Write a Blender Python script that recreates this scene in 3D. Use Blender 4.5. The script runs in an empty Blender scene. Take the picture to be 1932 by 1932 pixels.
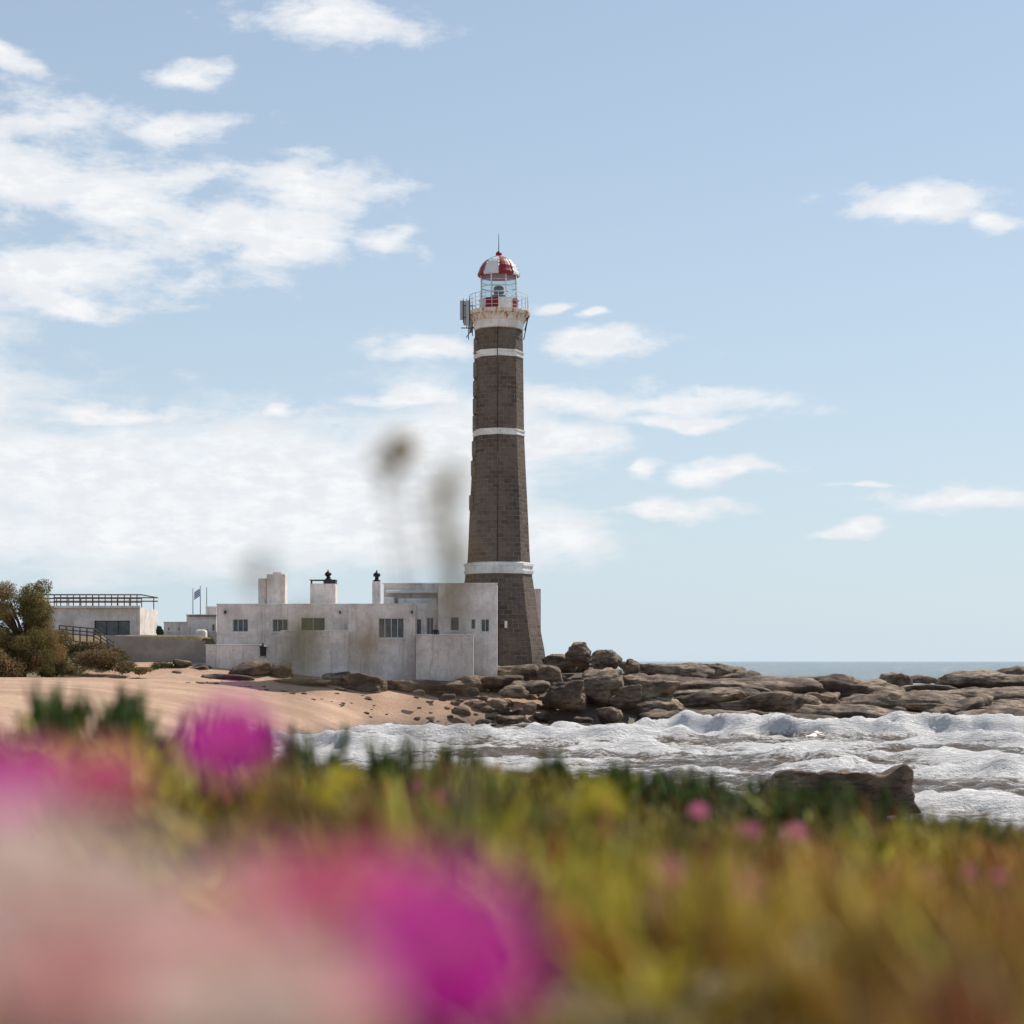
import bpy, bmesh, math, random
import numpy as np
from mathutils import Vector, Matrix
random.seed(7); rng=np.random.default_rng(7)
scn=bpy.context.scene
K=0.000285      # radians-per-survey-unit of the 65 mm lens
EYE=4.6
def sx(u,d): return (u-966)*K*d
def sz(v,d): return EYE-(v-1247)*K*d
# ---------------------------------------------------------------- noise
def _h(ix,iy,iz,s):
    n=(ix*374761393+iy*668265263+iz*2147483647+s*974634777)&0xffffffff
    n=((n^(n>>13))*1274126177)&0xffffffff
    return ((n^(n>>16))&0xffff)/65535.0
def vn(x,y,z,s=0):
    x=np.asarray(x,float);y=np.asarray(y,float);z=np.asarray(z,float)
    x,y,z=np.broadcast_arrays(x,y,z)
    ix=np.floor(x).astype(np.int64);iy=np.floor(y).astype(np.int64);iz=np.floor(z).astype(np.int64)
    fx=x-ix;fy=y-iy;fz=z-iz
    fx=fx*fx*(3-2*fx);fy=fy*fy*(3-2*fy);fz=fz*fz*(3-2*fz)
    r=0
    for a in (0,1):
        for b in (0,1):
            for c in (0,1):
                w=(fx if a else 1-fx)*(fy if b else 1-fy)*(fz if c else 1-fz)
                r=r+w*_h(ix+a,iy+b,iz+c,s)
    return r*2-1
def fbm(x,y,z=0.0,s=0,o=4):
    r=0;a=1;t=0
    for i in range(o):
        f=2.03**i
        r=r+a*vn(np.asarray(x)*f,np.asarray(y)*f,np.asarray(z)*f,s+i*17);t+=a;a*=.5
    return r/t
def sstep(a,b,x):
    t=np.clip((x-a)/(b-a),0,1);return t*t*(3-2*t)
# ---------------------------------------------------------------- nodes
class NT:
    def __init__(s,tree): s.t=tree;s.n=tree.nodes;s.l=tree.links
    def add(s,typ,ins=None,**kw):
        nd=s.n.new(typ)
        for k,v in kw.items(): setattr(nd,k,v)
        if ins:
            for k,v in ins.items():
                if isinstance(v,bpy.types.NodeSocket): s.l.new(v,nd.inputs[k])
                else: nd.inputs[k].default_value=v
        return nd
    def math(s,op,a,b=0.0,c=None,clamp=False):
        d={0:a,1:b}
        if c is not None:d[2]=c
        return s.add('ShaderNodeMath',d,operation=op,use_clamp=clamp).outputs[0]
    def noise(s,vec,scale,detail=5,rough=.55,dist=0):
        return s.add('ShaderNodeTexNoise',{'Vector':vec,'Scale':scale,'Detail':detail,'Roughness':rough,'Distortion':dist}).outputs['Fac']
    def ramp(s,fac,stops,interp='LINEAR'):
        nd=s.add('ShaderNodeValToRGB',{'Fac':fac});cr=nd.color_ramp;cr.interpolation=interp
        while len(cr.elements)<len(stops): cr.elements.new(.5)
        for e,(p,c) in zip(cr.elements,stops):
            e.position=p;e.color=(*c,1) if len(c)==3 else c
        return nd.outputs['Color']
    def mix(s,f,a,b,mode='MIX'):
        nd=s.add('ShaderNodeMix',data_type='RGBA',blend_type=mode)
        for i,v in ((0,f),(6,a),(7,b)):
            if isinstance(v,bpy.types.NodeSocket): s.l.new(v,nd.inputs[i])
            else: nd.inputs[i].default_value=v if i==0 or len(v)==4 else (*v,1)
        return nd.outputs[2]
    def rng(s,v,a,b,c=0.0,d=1.0,smooth=True):
        nd=s.add('ShaderNodeMapRange',{'Value':v,'From Min':a,'From Max':b,'To Min':c,'To Max':d},interpolation_type='SMOOTHSTEP' if smooth else 'LINEAR')
        return nd.outputs[0]
    def bump(s,h,strength=.5,dist=.05):
        return s.add('ShaderNodeBump',{'Height':h,'Strength':strength,'Distance':dist}).outputs[0]
def newmat(name):
    m=bpy.data.materials.new(name);m.use_nodes=True
    t=NT(m.node_tree);b=m.node_tree.nodes['Principled BSDF']
    return m,t,b
def setin(t,b,**kw):
    for k,v in kw.items():
        k=k.replace('_',' ')
        if isinstance(v,bpy.types.NodeSocket): t.l.new(v,b.inputs[k])
        else: b.inputs[k].default_value=(*v,1) if isinstance(v,tuple) and len(v)==3 else v
def objpos(t): return t.add('ShaderNodeNewGeometry').outputs['Position']
def simple(name,col,rough=.6,metal=0,var=.15,scale=3.0,bump=.1,spec=.3):
    m,t,b=newmat(name);p=objpos(t)
    n=t.noise(p,scale,4)
    c=t.mix(n,tuple(x*(1-var*1.5) for x in col),tuple(min(1,x*(1+var)) for x in col))
    setin(t,b,Base_Color=c,Roughness=rough,Metallic=metal,Specular_IOR_Level=spec)
    return m
def plaster(name,base=(.66,.61,.58),dirt=1.0):
    m,t,b=newmat(name);p=objpos(t)
    n1=t.noise(p,.8,6,.65)
    st=t.add('ShaderNodeVectorMath',{0:p,1:(3.0,3.0,.30)},operation='MULTIPLY').outputs[0]
    n2=t.noise(st,1.2,5,.65)
    c=t.mix(t.rng(n1,.38,.62),tuple(x*.80 for x in base),tuple(min(.85,x*1.06) for x in base))
    c=t.mix(t.rng(n2,.52,.68,0,.46*dirt),c,(.38,.31,.25))
    n3=t.noise(p,6.0,4,.7)
    c=t.mix(t.rng(n3,.55,.68,0,.5*dirt),c,(.33,.28,.25))
    setin(t,b,Base_Color=c,Roughness=.85,Specular_IOR_Level=.15)
    t.l.new(t.bump(n3,.6,.06),b.inputs['Normal'])
    return m
M_white=plaster('white_plaster',(.80,.72,.67))
M_trim=plaster('white_trim',(.84,.80,.75),.7)
M_grey=plaster('weathered_wall',(.38,.33,.29))
M_black=simple('black_iron',(.015,.015,.016),.5)
M_dark=simple('dark_metal',(.05,.05,.055),.5,.3)
M_steel=simple('galvanised_steel',(.42,.43,.44),.45,.5)
M_wood=simple('weathered_wood',(.16,.11,.08),.8,0,.3,5)
M_red=simple('red_paint',(.27,.018,.018),.45,0,.2,4)
M_wpaint=simple('white_paint',(.72,.71,.70),.4,0,.08,4)
M_alu=simple('window_frame',(.6,.6,.6),.5)
def glassmat():
    m,t,b=newmat('window_glass');p=objpos(t)
    n=t.noise(p,1.6,3)
    c=t.mix(t.rng(n,.4,.6),(.02,.022,.028),(.07,.07,.08))
    setin(t,b,Base_Color=c,Roughness=.08,Specular_IOR_Level=.6)
    return m
M_glass=glassmat()
def clearglass():
    m,t,b=newmat('lantern_glass')
    tr=t.add('ShaderNodeBsdfTransparent',{'Color':(.86,.93,.93,1)});gl=t.add('ShaderNodeBsdfGlossy',{'Roughness':.05})
    mx=t.add('ShaderNodeMixShader',{0:.12,1:tr.outputs[0],2:gl.outputs[0]})
    t.l.new(mx.outputs[0],t.n['Material Output'].inputs[0]);return m
M_clear=clearglass()
def stonemat():
    m,t,b=newmat('tower_stone')
    uv=t.add('ShaderNodeUVMap').outputs[0];p=objpos(t)
    w=t.add('ShaderNodeTexNoise',{'Vector':p,'Scale':1.5,'Detail':2})
    off=t.add('ShaderNodeVectorMath',{0:w.outputs['Color'],1:(.5,.5,.5)},operation='SUBTRACT').outputs[0]
    off=t.add('ShaderNodeVectorMath',{0:off,'Scale':.14},operation='SCALE').outputs[0]
    v=t.add('ShaderNodeVectorMath',{0:uv,1:off},operation='ADD').outputs[0]
    br=t.add('ShaderNodeTexBrick',{'Vector':v,'Color1':(.085,.062,.050,1),'Color2':(.20,.150,.118,1),'Mortar':(.31,.265,.22,1),'Scale':1.0,'Mortar Size':.034,'Mortar Smooth':.3,'Bias':0.0,'Brick Width':.70,'Row Height':.36})
    n=t.noise(p,3.5,6,.74)
    c=t.mix(t.rng(n,.35,.65,0,.7),br.outputs['Color'],(.125,.095,.077),'MIX')
    n2=t.noise(p,.35,4,.6)
    c=t.mix(t.rng(n2,.42,.62,0,.45),c,(.24,.19,.15))
    setin(t,b,Base_Color=c,Roughness=.9,Specular_IOR_Level=.15)
    h=t.math('MULTIPLY_ADD',br.outputs['Fac'],-.6,n)
    t.l.new(t.bump(h,1.0,.16),b.inputs['Normal']);return m
M_stone=stonemat()
def rust():
    m,t,b=newmat('rust_stained_plaster');p=objpos(t)
    st=t.add('ShaderNodeVectorMath',{0:p,1:(3.0,3.0,.6)},operation='MULTIPLY').outputs[0]
    n=t.noise(st,1.3,6,.7)
    c=t.mix(t.rng(n,.48,.62),(.72,.64,.55),(.34,.16,.06))
    setin(t,b,Base_Color=c,Roughness=.85);return m
M_rust=rust()
def rockmat():
    m,t,b=newmat('granite_rock');p=objpos(t)
    n1=t.noise(p,.45,5,.6)
    st=t.add('ShaderNodeVectorMath',{0:p,1:(.6,.6,2.4)},operation='MULTIPLY').outputs[0]
    n2=t.noise(st,1.8,7,.74,.4)
    c=t.ramp(n1,[(.38,(.12,.086,.064)),(.5,(.26,.185,.13)),(.62,(.46,.34,.235))])
    c=t.mix(t.rng(n2,.47,.61,0,.82),c,(.075,.054,.042))
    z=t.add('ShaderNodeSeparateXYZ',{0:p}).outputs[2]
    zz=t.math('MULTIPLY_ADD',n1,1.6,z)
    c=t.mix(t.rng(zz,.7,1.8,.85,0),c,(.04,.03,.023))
    setin(t,b,Base_Color=c,Roughness=.8,Specular_IOR_Level=.25)
    t.l.new(t.bump(n2,1.0,.45),b.inputs['Normal']);return m
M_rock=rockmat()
def sandmat():
    m,t,b=newmat('beach_sand');p=objpos(t)
    at=t.add('ShaderNodeAttribute',attribute_name='Col')
    rk=t.add('ShaderNodeSeparateColor',{0:at.outputs['Color']})
    n1=t.noise(p,.25,4);n2=t.noise(p,3,6,.72)
    c=t.mix(t.rng(n1,.35,.65),(.42,.265,.18),(.54,.355,.245))
    c=t.mix(t.rng(n2,.5,.66,0,.45),c,(.28,.18,.125))
    z=t.add('ShaderNodeSeparateXYZ',{0:p}).outputs[2]
    zz=t.math('MULTIPLY_ADD',n1,.9,z)
    c=t.mix(t.rng(zz,.75,1.35,.85,0),c,(.19,.12,.085))
    veg=t.mix(n2,(.10,.09,.035),(.24,.18,.10))
    c=t.mix(t.math('MULTIPLY',rk.outputs[1],t.rng(n2,.3,.5)),c,veg)
    c=t.mix(rk.outputs[0],c,t.mix(n2,(.07,.055,.042),(.20,.15,.115)))
    r=t.rng(zz,.7,1.2,.22,.9)
    setin(t,b,Base_Color=c,Roughness=r,Specular_IOR_Level=.25)
    t.l.new(t.bump(n2,.8,.2),b.inputs['Normal']);return m
M_sand=sandmat()
def seamat():
    m,t,b=newmat('sea_water');p=objpos(t)
    at=t.add('ShaderNodeAttribute',attribute_name='Col')
    sp=t.add('ShaderNodeSeparateColor',{0:at.outputs['Color']})
    foam=sp.outputs[0];far=sp.outputs[1]
    st=t.add('ShaderNodeVectorMath',{0:p,1:(.45,1.0,1.0)},operation='MULTIPLY').outputs[0]
    n1=t.noise(st,.9,7,.74,1.2);n2=t.noise(st,4.5,4,.75,.8)
    nn=t.math('MULTIPLY_ADD',n2,.8,n1)
    f=t.math('ADD',foam,nn)
    fm=t.rng(f,1.20,1.46)
    body=t.mix(far,(.20,.15,.105),(.055,.085,.10))
    c=t.mix(fm,body,(.85,.82,.80))
    setin(t,b,Base_Color=c,Roughness=t.rng(fm,0,1,.12,.7),Specular_IOR_Level=.5)
    b.inputs['IOR'].default_value=1.33
    bh=t.math('MULTIPLY_ADD',n1,1.4,n2)
    t.l.new(t.bump(bh,1.0,.38),b.inputs['Normal']);return m
M_sea=seamat()
def vegmat(name,transl=.45,rough=.55,spec=.3):
    m,t,b=newmat(name)
    at=t.add('ShaderNodeAttribute',attribute_name='Col').outputs['Color']
    setin(t,b,Base_Color=at,Roughness=rough,Specular_IOR_Level=spec)
    tr=t.add('ShaderNodeBsdfTranslucent',{'Color':at})
    mx=t.add('ShaderNodeMixShader',{0:transl,1:b.outputs[0],2:tr.outputs[0]})
    t.l.new(mx.outputs[0],t.n['Material Output'].inputs[0]);return m
M_leaf=vegmat('succulent_leaf',.5)
M_bush=vegmat('shrub_leaf',.4,.7,.15)
M_petal=vegmat('flower_petal',.5,.6,.2)
def bankmat():
    m,t,b=newmat('bank_soil');p=objpos(t);n=t.noise(p,9,5,.7)
    c=t.ramp(n,[(.3,(.05,.05,.015)),(.5,(.14,.11,.04)),(.7,(.25,.18,.09))])
    setin(t,b,Base_Color=c,Roughness=.95);return m
M_bank=bankmat()
# ---------------------------------------------------------------- mesh utils
def link(o,parent=None):
    scn.collection.objects.link(o)
    if parent: o.parent=parent
    return o
def empty(name,loc=(0,0,0)):
    e=bpy.data.objects.new(name,None);e.empty_display_size=.5;link(e);return e
def pymesh(name,v,f,mats,parent=None,smooth=False,mi=None,uv=None):
    me=bpy.data.meshes.new(name);me.from_pydata([tuple(a) for a in v],[],f)
    for m in (mats if isinstance(mats,(list,tuple)) else [mats]): me.materials.append(m)
    if mi is not None: me.polygons.foreach_set('material_index',mi)
    if smooth: me.polygons.foreach_set('use_smooth',[True]*len(me.polygons))
    if uv:
        l=me.uv_layers.new(name='UVMap')
        for i,c in enumerate(uv): l.data[i].uv=c
    me.update();return link(bpy.data.objects.new(name,me),parent)
def fast(name,V,F,mat,parent=None,col=None,smooth=True,mi=None):
    V=np.asarray(V,np.float32);F=np.asarray(F,np.int32);k=F.shape[1]
    me=bpy.data.meshes.new(name)
    me.vertices.add(len(V));me.vertices.foreach_set('co',V.ravel())
    me.loops.add(F.size);me.loops.foreach_set('vertex_index',F.ravel())
    me.polygons.add(len(F));me.polygons.foreach_set('loop_start',np.arange(0,F.size,k,dtype=np.int32))
    me.polygons.foreach_set('loop_total',np.full(len(F),k,np.int32))
    me.update(calc_edges=True)
    me.polygons.foreach_set('use_smooth',np.full(len(F),smooth))
    for m in (mat if isinstance(mat,(list,tuple)) else [mat]): me.materials.append(m)
    if mi is not None: me.polygons.foreach_set('material_index',np.asarray(mi,np.int32))
    if col is not None:
        a=me.color_attributes.new('Col','FLOAT_COLOR','POINT')
        c=np.ones((len(V),4),np.float32);c[:,:col.shape[1]]=col
        a.data.foreach_set('color',c.ravel())
    me.validate();me.update();return link(bpy.data.objects.new(name,me),parent)
BF=[(0,1,2,3),(7,6,5,4),(0,4,5,1),(1,5,6,2),(2,6,7,3),(3,7,4,0)]
def boxv(x0,x1,y0,y1,z0,z1):
    return [(x0,y0,z0),(x0,y1,z0),(x1,y1,z0),(x1,y0,z0),(x0,y0,z1),(x0,y1,z1),(x1,y1,z1),(x1,y0,z1)]
def boxes(name,lst,mat,parent=None,bev=0):
    v=[];f=[]
    for b in lst:
        o=len(v);v+=boxv(*b);f+=[tuple(o+i for i in q) for q in BF]
    ob=pymesh(name,v,f,mat,parent)
    if bev:
        md=ob.modifiers.new('b','BEVEL');md.width=bev;md.segments=2
    return ob
def lathe(name,prof,cx,cy,mat,parent=None,seg=32,rot=0,smooth=True,mi_fn=None,uvr=None,cap=True):
    v=[];f=[];mi=[];uv=[]
    for (z,r) in prof:
        for i in range(seg):
            a=rot+2*math.pi*i/seg;v.append((cx+r*math.cos(a),cy+r*math.sin(a),z))
    for j in range(len(prof)-1):
        for i in range(seg):
            i2=(i+1)%seg
            f.append((j*seg+i,j*seg+i2,(j+1)*seg+i2,(j+1)*seg+i))
            mi.append(mi_fn(i,j) if mi_fn else 0)
            if uvr:
                s=2*math.pi/seg*uvr
                uv+=[(i*s,prof[j][0]),((i+1)*s,prof[j][0]),((i+1)*s,prof[j+1][0]),(i*s,prof[j+1][0])]
    if cap:
        n=len(prof)-1
        f.append(tuple(n*seg+i for i in range(seg)));mi.append(0)
        f.append(tuple(reversed(range(seg))));mi.append(0)
        if uvr: uv+=[(0,0)]*(2*seg)
    return pymesh(name,v,f,mat,parent,smooth,mi,uv if uvr else None)
def tubes(name,segs,r,mat,parent=None,n=6):
    v=[];f=[]
    for s in segs:
        a=Vector(s[0]);b=Vector(s[1]);ra=s[2] if len(s)>2 else r;rb=s[3] if len(s)>3 else ra
        d=(b-a).normalized();u=d.orthogonal().normalized();w=d.cross(u);o=len(v)
        for P,R in((a,ra),(b,rb)):
            for i in range(n):
                t=2*math.pi*i/n;v.append(tuple(P+u*R*math.cos(t)+w*R*math.sin(t)))
        for i in range(n):f.append((o+i,o+(i+1)%n,o+n+(i+1)%n,o+n+i))
        f.append(tuple(o+i for i in reversed(range(n))));f.append(tuple(o+n+i for i in range(n)))
    return pymesh(name,v,f,mat,parent,True)
def block(name,x0,x1,y0,y1,z0,z1,ops,mat,parent,win=True,cop=.04):
    """plastered volume; real recessed openings in the front wall"""
    xs=sorted({x0,x1,*[o[0] for o in ops],*[o[1] for o in ops]})
    zs=sorted({z0,z1,*[o[2] for o in ops],*[o[3] for o in ops]})
    v=[];f=[]
    def q(*p):
        o=len(v);v.extend(p);f.append((o,o+1,o+2,o+3))
    for i in range(len(xs)-1):
        for j in range(len(zs)-1):
            cx=(xs[i]+xs[i+1])/2;cz=(zs[j]+zs[j+1])/2
            if any(o[0]<cx<o[1] and o[2]<cz<o[3] for o in ops): continue
            q((xs[i],y0,zs[j]),(xs[i+1],y0,zs[j]),(xs[i+1],y0,zs[j+1]),(xs[i],y0,zs[j+1]))
    q((x1,y0,z0),(x1,y1,z0),(x1,y1,z1),(x1,y0,z1));q((x0,y1,z0),(x0,y0,z0),(x0,y0,z1),(x0,y1,z1))
    q((x1,y1,z0),(x0,y1,z0),(x0,y1,z1),(x1,y1,z1));q((x0,y0,z1),(x1,y0,z1),(x1,y1,z1),(x0,y1,z1))
    D=.22
    for o in ops:
        a,b,c,d=o[:4];y=y0+D
        q((a,y0,c),(a,y0,d),(a,y,d),(a,y,c));q((b,y0,c),(b,y,c),(b,y,d),(b,y0,d))
        q((a,y0,d),(b,y0,d),(b,y,d),(a,y,d));q((a,y0,c),(a,y,c),(b,y,c),(b,y0,c))
    pymesh(name,v,f,mat,parent)
    if cop: boxes(name+'_coping',[(x0-cop,x1+cop,y0-cop,y0+.22,z1+.002,z1+.09)],M_trim,parent,.02)
    for n,o in enumerate(ops):
        a,b,c,d=o[:4];m=o[4] if len(o)>4 else 2
        boxes(name+'_glass',[(a-.02,b+.02,y0+D-.03,y0+D+.02,c-.02,d+.02)],M_glass,parent)
        fr=[(a,b,y0+D-.09,y0+D-.032,c,c+.05),(a,b,y0+D-.09,y0+D-.032,d-.05,d)]
        for k in range(m+1):
            xx=a+(b-a)*k/m; xa=min(max(xx-.02,a),b-.04)
            fr.append((xa,xa+.04,y0+D-.095,y0+D-.031,c+.05,d-.05))
        boxes(name+'_frame',fr,o[5] if len(o)>5 else M_alu,parent)
        if b-a<4 and c>z0+.5: boxes(name+'_sill',[(a-.08,b+.08,y0-.07,y0-.003,c-.09,c-.01)],M_trim,parent)
# ---------------------------------------------------------------- terrain
POLY=np.array([(2.5,136),(-9,129),(-11.3,105),(-12,60),(-9,32),(-1,18),(10,13),(40,8),(150,-20),(150,-100),(-700,-100),(-700,600),(-60,400),(0,260),(30,215),(42,190),(52,175),(54,163),(48,150),(38,141),(20,137)],float)
def sdist(x,y):
    x=np.asarray(x,float);y=np.asarray(y,float)
    d=np.full(x.shape,1e9);ins=np.zeros(x.shape,bool);n=len(POLY)
    for i in range(n):
        ax,ay=POLY[i];bx,by=POLY[(i+1)%n]
        t=np.clip(((x-ax)*(bx-ax)+(y-ay)*(by-ay))/((bx-ax)**2+(by-ay)**2),0,1)
        d=np.minimum(d,np.hypot(x-ax-t*(bx-ax),y-ay-t*(by-ay)))
        c=((ay>y)!=(by>y))&(x<(bx-ax)*(y-ay)/((by-ay)+1e-12)+ax)
        ins^=c
    return np.where(ins,d,-d)
def bank(x,y):
    x=np.asarray(x,float);y=np.asarray(y,float)
    edge=6.6+.5*np.sin(x*1.3)+.4*np.sin(x*3.1+1)
    h=4.335-.034*np.clip(y,-3,99)-.108*np.clip(x,-3,5)*np.clip(y/2,.3,1)
    h=h+.035*fbm(x*1.3,y*1.3,0,3,3)*np.clip(y,0,1.5)
    h=h+.03*np.exp(-((x+1.0)/.3)**2-((y-4.6)/.7)**2)-.05*sstep(-1.1,-1.6,x)*sstep(3,5,y)
    e=np.maximum(0,y-edge);h=h-.55*e-.1*e*e
    e2=np.maximum(0,x-9);h=h-.6*e2
    return h
def ground(x,y,coarse=True):
    x=np.asarray(x,float);y=np.asarray(y,float)
    s=sdist(x,y)+1.2*fbm(x*.08,y*.08,0,5,3)
    fac=1-.72*sstep(6,34,x)*sstep(120,135,y)
    h=np.where(s>0,3.3*(1-np.exp(-np.maximum(s,0)/6.5))*fac*1.08,-.25*np.minimum(-s,12))
    h=h+sstep(-8,-21,x)*sstep(132,142,y)*1.0
    h=h+sstep(-23.2,-24.2,x)*sstep(143.2,144.6,y)*2.1*(x>-31)+ (x<=-31)*sstep(132,150,y)*2.1
    h=h+sstep(143,150,y)*sstep(-24,-23,x)*sstep(14,4,x)*.8
    h=h+.16*fbm(x*.25,y*.25,0,9,4)*sstep(0,5,s)
    b=bank(x,y)-(.25 if coarse else 0)
    return np.where(y<22,np.maximum(h,b),h)
def axis(parts):
    out=[]
    for a,b,n in parts: out+=list(np.linspace(a,b,n,endpoint=False))
    out.append(parts[-1][1]);return np.array(out)
def grid(name,xs,ys,hf,mat,colf=None):
    X,Y=np.meshgrid(xs,ys);Z=hf(X,Y)
    V=np.stack([X.ravel(),Y.ravel(),Z.ravel()],1);nx=len(xs);ny=len(ys)
    i=np.arange(nx*ny).reshape(ny,nx)
    F=np.stack([i[:-1,:-1].ravel(),i[:-1,1:].ravel(),i[1:,1:].ravel(),i[1:,:-1].ravel()],1)
    c=colf(X.ravel(),Y.ravel(),Z.ravel()) if colf else None
    return fast(name,V,F,mat,None,c)
def tcol(x,y,z):
    r=sstep(1,6,x)*sstep(118,133,y); r=np.maximum(r,sstep(-3,1,x)*sstep(140,144,y))
    g=sstep(-28,-34,x)*sstep(118,130,y)+sstep(4.6,5.2,z)+ (y>155)
    return np.stack([r,np.clip(g,0,1),0*x],1)
grid('sandy_beach_ground',axis([(-700,-80,30),(-80,60,280),(60,150,30)]),axis([(-100,-5,12),(-5,12,50),(12,90,110),(90,170,200),(170,600,60)]),ground,M_sand,tcol)
grid('dune_bank_ground',axis([(-9,-3,40),(-3,3,90),(3,10,50)]),axis([(-3,0,20),(0,10,130)]),lambda x,y:bank(x,y),M_bank)
# ---------------------------------------------------------------- sea
def seah(x,y):
    h=0*x
    near=1-sstep(150,260,y)
    wob=3.5*fbm(x*.035,y*.0+3,0,21,3)*2
    for i,(c,a,w,sl) in enumerate([(128,.6,1.2,.02),(119,1.2,1.6,.05),(107,1.0,1.5,-.03),(97,.85,1.4,.04),(86,.7,1.3,-.02),(76,.6,1.2,.03),(67,.5,1.1,.0),(58,.45,1.0,.03),(49,.35,1.0,0),(40,.3,1,0),(31,.2,1,0)]):
        cy=c+wob*(.6+.1*i)+sl*x+3.0*vn(x*.11,i*3.3,0,31+i)+.8*vn(x*.5,i*2.1,0,35+i)
        am=a*sstep(-.3,.5,vn(x*.06,i*7.7,0,41+i)+.35*vn(x*.3,i,0,5))
        d=y-cy
        h=h+am*np.where(d<0,np.exp(-(d/(w*.6))**2),np.exp(-(d/(w*2.0))**2))
    h=h*(1+.4*fbm(x*.7,y*.9,0,55,3))
    for i,c in enumerate([150,168,190,215,245]):
        d=y-c-wob*2;h=h+.45*np.exp(-(d/3)**2)*sstep(-.2,.5,vn(x*.03,i*5.1,0,71+i))
    t=.40*fbm(x*.7,y*1.0,0,51,4)+.34*np.abs(fbm(x*.25,y*.4,0,61,4))
    return (h+t)*near+.1*fbm(x*.1,y*.1,0,81,3)-.18
def seacol(x,y,z):
    s=sdist(x,y)
    cove=sstep(152,140,y)
    f=.12+.31*cove+.38*np.clip((z+.0)/.7,-.35,1)*cove+.3*np.exp(-np.maximum(-s,0)/2.0)*sstep(165,140,y)
    patch=fbm(x*.09,y*.16,0,91,3);f=f+.50*patch*cove
    out=sstep(142,154,y);f=f*(1-out)+out*(.06+.5*np.exp(-np.maximum(-s,0)/6)+.45*np.clip(z-.10,0,1))
    return np.stack([np.clip(f,0,1),sstep(140,260,y),0*x],1)
grid('sea',axis([(-16000,-700,16),(-700,-20,20),(-20,75,330),(75,300,120),(300,16000,40)]),
     axis([(-300,18,10),(18,140,500),(140,270,200),(270,800,60),(800,16000,40)]),seah,M_sea,seacol)
# ---------------------------------------------------------------- rocks
_ico={}
def ico(sub):
    if sub not in _ico:
        bm=bmesh.new();bmesh.ops.create_icosphere(bm,subdivisions=sub,radius=1)
        _ico[sub]=(np.array([v.co[:] for v in bm.verts]),np.array([[v.index for v in f.verts] for f in bm.faces]));bm.free()
    return _ico[sub]
def rockv(c,size,seed,sub=4,yaw=0,p=16,amp=.10,npl=14,tilt=0,horn=0):
    D,F=ico(sub);r=np.random.default_rng(seed)
    N=r.normal(size=(npl,3));N/=np.linalg.norm(N,axis=1)[:,None];dist=r.uniform(.72,1.0,npl)
    ax=np.array([[1,0,0],[-1,0,0],[0,1,0],[0,-1,0],[0,0,1],[0,0,-1.]]);ax=ax+r.normal(0,.16 if not horn else .04,ax.shape)
    ax/=np.linalg.norm(ax,axis=1)[:,None]
    N=np.vstack([N,ax]);dist=np.concatenate([dist,np.full(6,.9)])
    q=np.clip(D@N.T,0,None)/dist;R=(q**p).sum(1)**(-1/p)
    S=np.array(size)/2
    P=D*R[:,None]*S
    o=r.uniform(0,99,3);m=S.mean()
    n=fbm(P[:,0]/m*1.3+o[0],P[:,1]/m*1.3+o[1],P[:,2]/m*2+o[2],seed%97,5)
    n2=-np.abs(fbm(P[:,0]*.6+o[1],P[:,1]*.6+o[0],P[:,2]*1.6+o[2],seed%89+5,3))
    P=P+D*((n*amp*2+n2*amp*1.3)*min(m,S[2]*1.6))[:,None]
    if horn:
        top=sstep(-.2,.8,P[:,2]/S[2])
        P[:,2]+=top*(horn*np.exp(-((P[:,0]-S[0]*.86)/.5)**2)-.14*np.exp(-((P[:,0]-S[0]*.5)/.7)**2)+.10*np.exp(-((P[:,0]+S[0]*.5)/.9)**2))
        P[:,0]+=-.2*P[:,2]*sstep(0,S[0],P[:,0])
    P[:,2]+=P[:,0]*tilt
    ca,sa=math.cos(yaw),math.sin(yaw)
    P=np.stack([P[:,0]*ca-P[:,1]*sa,P[:,0]*sa+P[:,1]*ca,P[:,2]],1)+np.array(c)
    return P,F
def rockobj(name,items):
    Vs=[];Fs=[];o=0
    for it in items:
        V,F=rockv(**it);Vs.append(V);Fs.append(F+o);o+=len(V)
    return fast(name,np.vstack(Vs),np.vstack(Fs),M_rock)
def it(u,v,w,h,d,seed,sub=4,dep=1.0,**k):
    W=w*K*d;H=h*K*d
    return dict(c=(sx(u,d),d,sz(v+h*.25,d)),size=(W*1.08,W*dep,H*1.6),seed=seed,sub=sub,yaw=k.pop('yaw',random.uniform(-.3,.3)),**k)
for i,(u,v,w,h,d,s) in enumerate([(1091,1228,52,34,146,3),(1142,1240,54,34,145,14),(1194,1256,30,28,143,25),(1132,1285,92,48,140,36),(1060,1303,90,42,137,47),(1225,1299,88,42,141,58),(1150,1343,50,24,133,69),(1035,1268,50,30,143,71)]):
    rockobj('boulder',[it(u,v,w,h,d,s,5,amp=.13,p=22)])
slabs=[(1055,1246,72,22,148),(1270,1264,170,26,152),(1355,1262,110,26,154),(1310,1292,230,30,147),(1420,1296,250,34,149),(1510,1288,240,40,152),(1600,1300,240,44,152),(1440,1328,260,32,142),(1560,1338,300,26,141),(1700,1322,260,34,146),(1810,1334,260,24,146),(1890,1350,160,16,143),(1350,1348,200,18,136),(1290,1367,190,8,132.5),(1085,1368,100,6,133),(1640,1345,220,24,143),(1230,1330,130,28,139),(1500,1322,200,30,144),
 (1685,1280,68,24,188),(1738,1280,60,10,195),(1860,1278,200,22,205),(1925,1270,100,20,215),(1830,1310,260,24,168),(1920,1306,140,20,172),(1760,1298,120,12,175),(970,1262,110,24,145),(930,1280,100,18,141),(1000,1290,90,18,139),(1180,1310,60,30,138),(1380,1275,140,22,154),(1440,1282,140,22,155)]
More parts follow.
